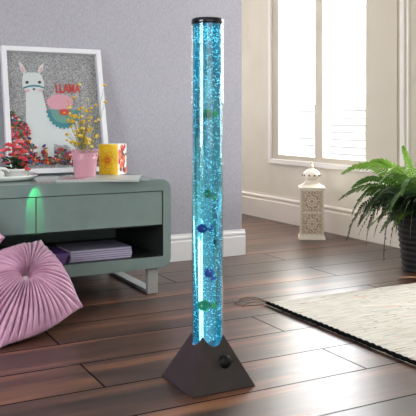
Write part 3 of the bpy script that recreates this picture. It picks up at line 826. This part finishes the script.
for i, (ex, ey, bend) in enumerate((((235, 304), (247, 297), 1), ((240, 300), (254, 296), 1), ((236, 305), (254, 310), -1), ((243, 307), (250, 302), 1))):
    def fl_(px, py): p_ = at(px, py, .87*740/(py-HOR)); return Vector((p_.x-RX0, p_.y-RY1, .004))
    p0 = fl_(268, 305); p1 = fl_(*ey); p2 = fl_(*ex)
    p0.z = .012; p1.z = .010
    pts = [p0*(1-t_)**2+p1*2*t_*(1-t_)+p2*t_*t_ for t_ in [k/12 for k in range(13)]]
    b = MB(); b.tube(pts, .0021, 6); b.ball(p2, .004, 1); b.build('tassel', tas, rug)

# ------------------------------------------------------------------ fern
fx = at(425, 270, 4.30)
fern = thing('potted_fern', 'large arching green fern in a dark ribbed pot beside the rug', 'potted plant', (fx.x, fx.y, 0))
potm = mat('dark_wicker_pot', (20, 19, 19), .6)
b = MB()
prof = []
for k in range(41):
    z_ = .32*k/40; prof.append((.128+.036*(k/40)+.004*math.sin(k*PI*.5), z_))
b.lathe(prof, 48, cap=False); b.lathe([(.15, .32), (.148, .29), (0, .29)], 48, cap=False); b.lathe([(0, .002), (.128, .0)], 48, cap=False)
b.tube([(.162*math.cos(2*PI*k/48), .162*math.sin(2*PI*k/48), .322) for k in range(48)], .009, 8, closed=True)
b.build('pot', potm, fern)
b = MB(); b.lathe([(0, .30), (.146, .30), (.146, .291), (0, .291)], 32); b.build('soil', mat('potting_soil', (44, 34, 27), .95), fern)
def leafmat(name, c0, c1, tr):
    m = noise_tint(mat(name, c0, .45), c0, c1, 25)
    nt = m.node_tree; out = nt.nodes['Material Output']
    tl = N(m, 'ShaderNodeBsdfTranslucent'); tl.inputs[0].default_value = lin(c1); ms = N(m, 'ShaderNodeMixShader'); ms.inputs[0].default_value = tr
    L(m, P(m), 0, ms, 1); L(m, tl, 0, ms, 2); L(m, ms, 0, out, 'Surface'); return m
lf = [leafmat('fern_green', (40, 72, 26), (66, 106, 40), .28), leafmat('fern_fresh_green', (82, 122, 40), (124, 164, 66), .36), leafmat('fern_shaded_green', (18, 36, 20), (30, 54, 28), .15)]  # darkest green has the shade of the lower fronds mixed in
stalk = mat('fern_stalk', (96, 110, 48), .6)
def frond(p0, p1, p2, wid, mi, roll=0.0, npin=34, seed=0):
    rnd = random.Random(seed)
    b = MB()
    def pt(t_): return p0*(1-t_)**2+p1*2*t_*(1-t_)+p2*t_*t_
    def dv(t_): return ((p1-p0)*(1-t_)+(p2-p1)*t_).normalized()
    b.mi = 1; b.tube([pt(k/14) for k in range(15)], [.0022-.0014*k/14 for k in range(15)], 5)
    b.mi = 0
    for k in range(npin):
        t_ = .10+.89*k/(npin-1); c = pt(t_); d = dv(t_)
        s = d.cross(Vector((0, 0, 1)))
        if s.length < .1: s = Vector((CA, -SA, 0))
        s.normalize(); s = Matrix.Rotation(roll, 3, d) @ s; nrm = d.cross(s).normalized()
        prof_ = min(1, (t_-.02)/.22)**.7*(1-t_)**.55*1.25+.06
        for sg in (-1, 1):
            ln = wid*prof_*rnd.uniform(.85, 1.1)
            dirv = (s*sg*.93+d*(.30+.35*t_)+nrm*rnd.uniform(-.22, .12)).normalized()
            wv_ = d*(.5*wid*.20+.0028)
            tipd = Vector((0, 0, -1))*ln*.16
            a0 = c; q = [a0-wv_*.7, a0+wv_*.7, a0+dirv*ln*.45+wv_*1.15+nrm*.0015, a0+dirv*ln*.8+wv_*.9+tipd*.5, a0+dirv*ln+d*ln*.06+tipd, a0+dirv*ln*.8-wv_*.5+tipd*.5, a0+dirv*ln*.45-wv_*.9-nrm*.001]
            b.mesh(q, [(0, 1, 2, 6), (6, 2, 3, 5), (5, 3, 4)])
    return b
base_p = Vector((fx.x, fx.y, 0))
def rel(px, py, D): return at(px, py, D)-base_p
spec = [  # (ctrl px,py,D) (tip px,py,D) width, material, roll
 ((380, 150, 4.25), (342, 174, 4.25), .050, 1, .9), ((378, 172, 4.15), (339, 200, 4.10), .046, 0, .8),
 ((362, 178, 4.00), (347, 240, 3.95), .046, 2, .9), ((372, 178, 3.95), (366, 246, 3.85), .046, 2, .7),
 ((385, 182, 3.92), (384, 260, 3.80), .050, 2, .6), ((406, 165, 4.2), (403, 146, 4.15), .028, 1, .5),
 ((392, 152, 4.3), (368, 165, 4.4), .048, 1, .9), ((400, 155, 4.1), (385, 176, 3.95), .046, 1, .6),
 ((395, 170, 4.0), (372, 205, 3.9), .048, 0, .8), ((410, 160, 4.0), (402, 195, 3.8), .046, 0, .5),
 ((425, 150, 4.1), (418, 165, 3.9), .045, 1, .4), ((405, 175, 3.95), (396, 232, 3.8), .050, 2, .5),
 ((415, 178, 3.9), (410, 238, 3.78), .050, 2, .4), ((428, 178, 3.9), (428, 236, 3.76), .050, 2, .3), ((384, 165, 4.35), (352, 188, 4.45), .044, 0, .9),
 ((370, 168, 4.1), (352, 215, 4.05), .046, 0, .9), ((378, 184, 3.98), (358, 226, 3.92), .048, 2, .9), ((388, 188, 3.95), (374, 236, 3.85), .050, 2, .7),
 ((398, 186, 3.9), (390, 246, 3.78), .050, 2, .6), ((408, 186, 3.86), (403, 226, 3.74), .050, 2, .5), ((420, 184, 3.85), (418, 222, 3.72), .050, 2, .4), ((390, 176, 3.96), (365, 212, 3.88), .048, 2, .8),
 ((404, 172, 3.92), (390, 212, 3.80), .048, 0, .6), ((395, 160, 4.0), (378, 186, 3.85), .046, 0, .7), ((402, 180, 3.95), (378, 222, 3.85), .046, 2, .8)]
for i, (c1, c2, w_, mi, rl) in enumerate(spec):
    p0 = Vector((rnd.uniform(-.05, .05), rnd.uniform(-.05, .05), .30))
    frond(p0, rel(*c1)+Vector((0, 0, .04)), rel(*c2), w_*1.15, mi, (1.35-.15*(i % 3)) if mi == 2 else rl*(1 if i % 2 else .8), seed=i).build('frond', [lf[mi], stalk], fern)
rnd = random.Random(31)
for i in range(40):
    a = 2*PI*i/40*1.0+rnd.uniform(-.1, .1); Ln = rnd.uniform(.24, .40); up = rnd.uniform(.10, .30); dr = rnd.uniform(-.12, .16)
    d = Vector((math.cos(a), math.sin(a), 0))
    if d.x > .3: Ln *= .75
    p0 = Vector((rnd.uniform(-.07, .07), rnd.uniform(-.07, .07), .30))
    p1 = p0+d*Ln*.55+Vector((0, 0, up)); p2 = p0+d*Ln+Vector((0, 0, dr))
    mi = rnd.choice((0, 1, 0, 2)); frond(p0, p1, p2, rnd.uniform(.040, .052), mi, rnd.uniform(-.5, .5), 26, seed=100+i).build('frond', [lf[mi], stalk], fern)
# curled dry leaf on the floor
dl = at(410, 279.5, 4.03)
b = MB(); pts = []
n = 12; vs = []
for k in range(n+1):
    t_ = k/n; w_ = .013*math.sin(PI*min(1, t_*1.02))**.7+.001
    for j in (-1, 0, 1): vs.append((-.06+.12*t_, j*w_, .003+.006*abs(j)+.010*math.sin(PI*t_)*.6))
fs = [(3*k+j, 3*k+j+1, 3*k+4+j, 3*k+3+j) for k in range(n) for j in (0, 1)]
b.mesh(vs, fs, smooth=True); o = b.build('dry_leaf', mat('tan_dry_leaf', (176, 136, 104), .7)); o.location = (dl.x, dl.y, 0); o.rotation_euler = (0, 0, -YAW-.1)
so = o.modifiers.new('solid', 'SOLIDIFY'); so.thickness = .0015
tag(o, 'small curled tan dry leaf on the floor below the fern', 'leaf')
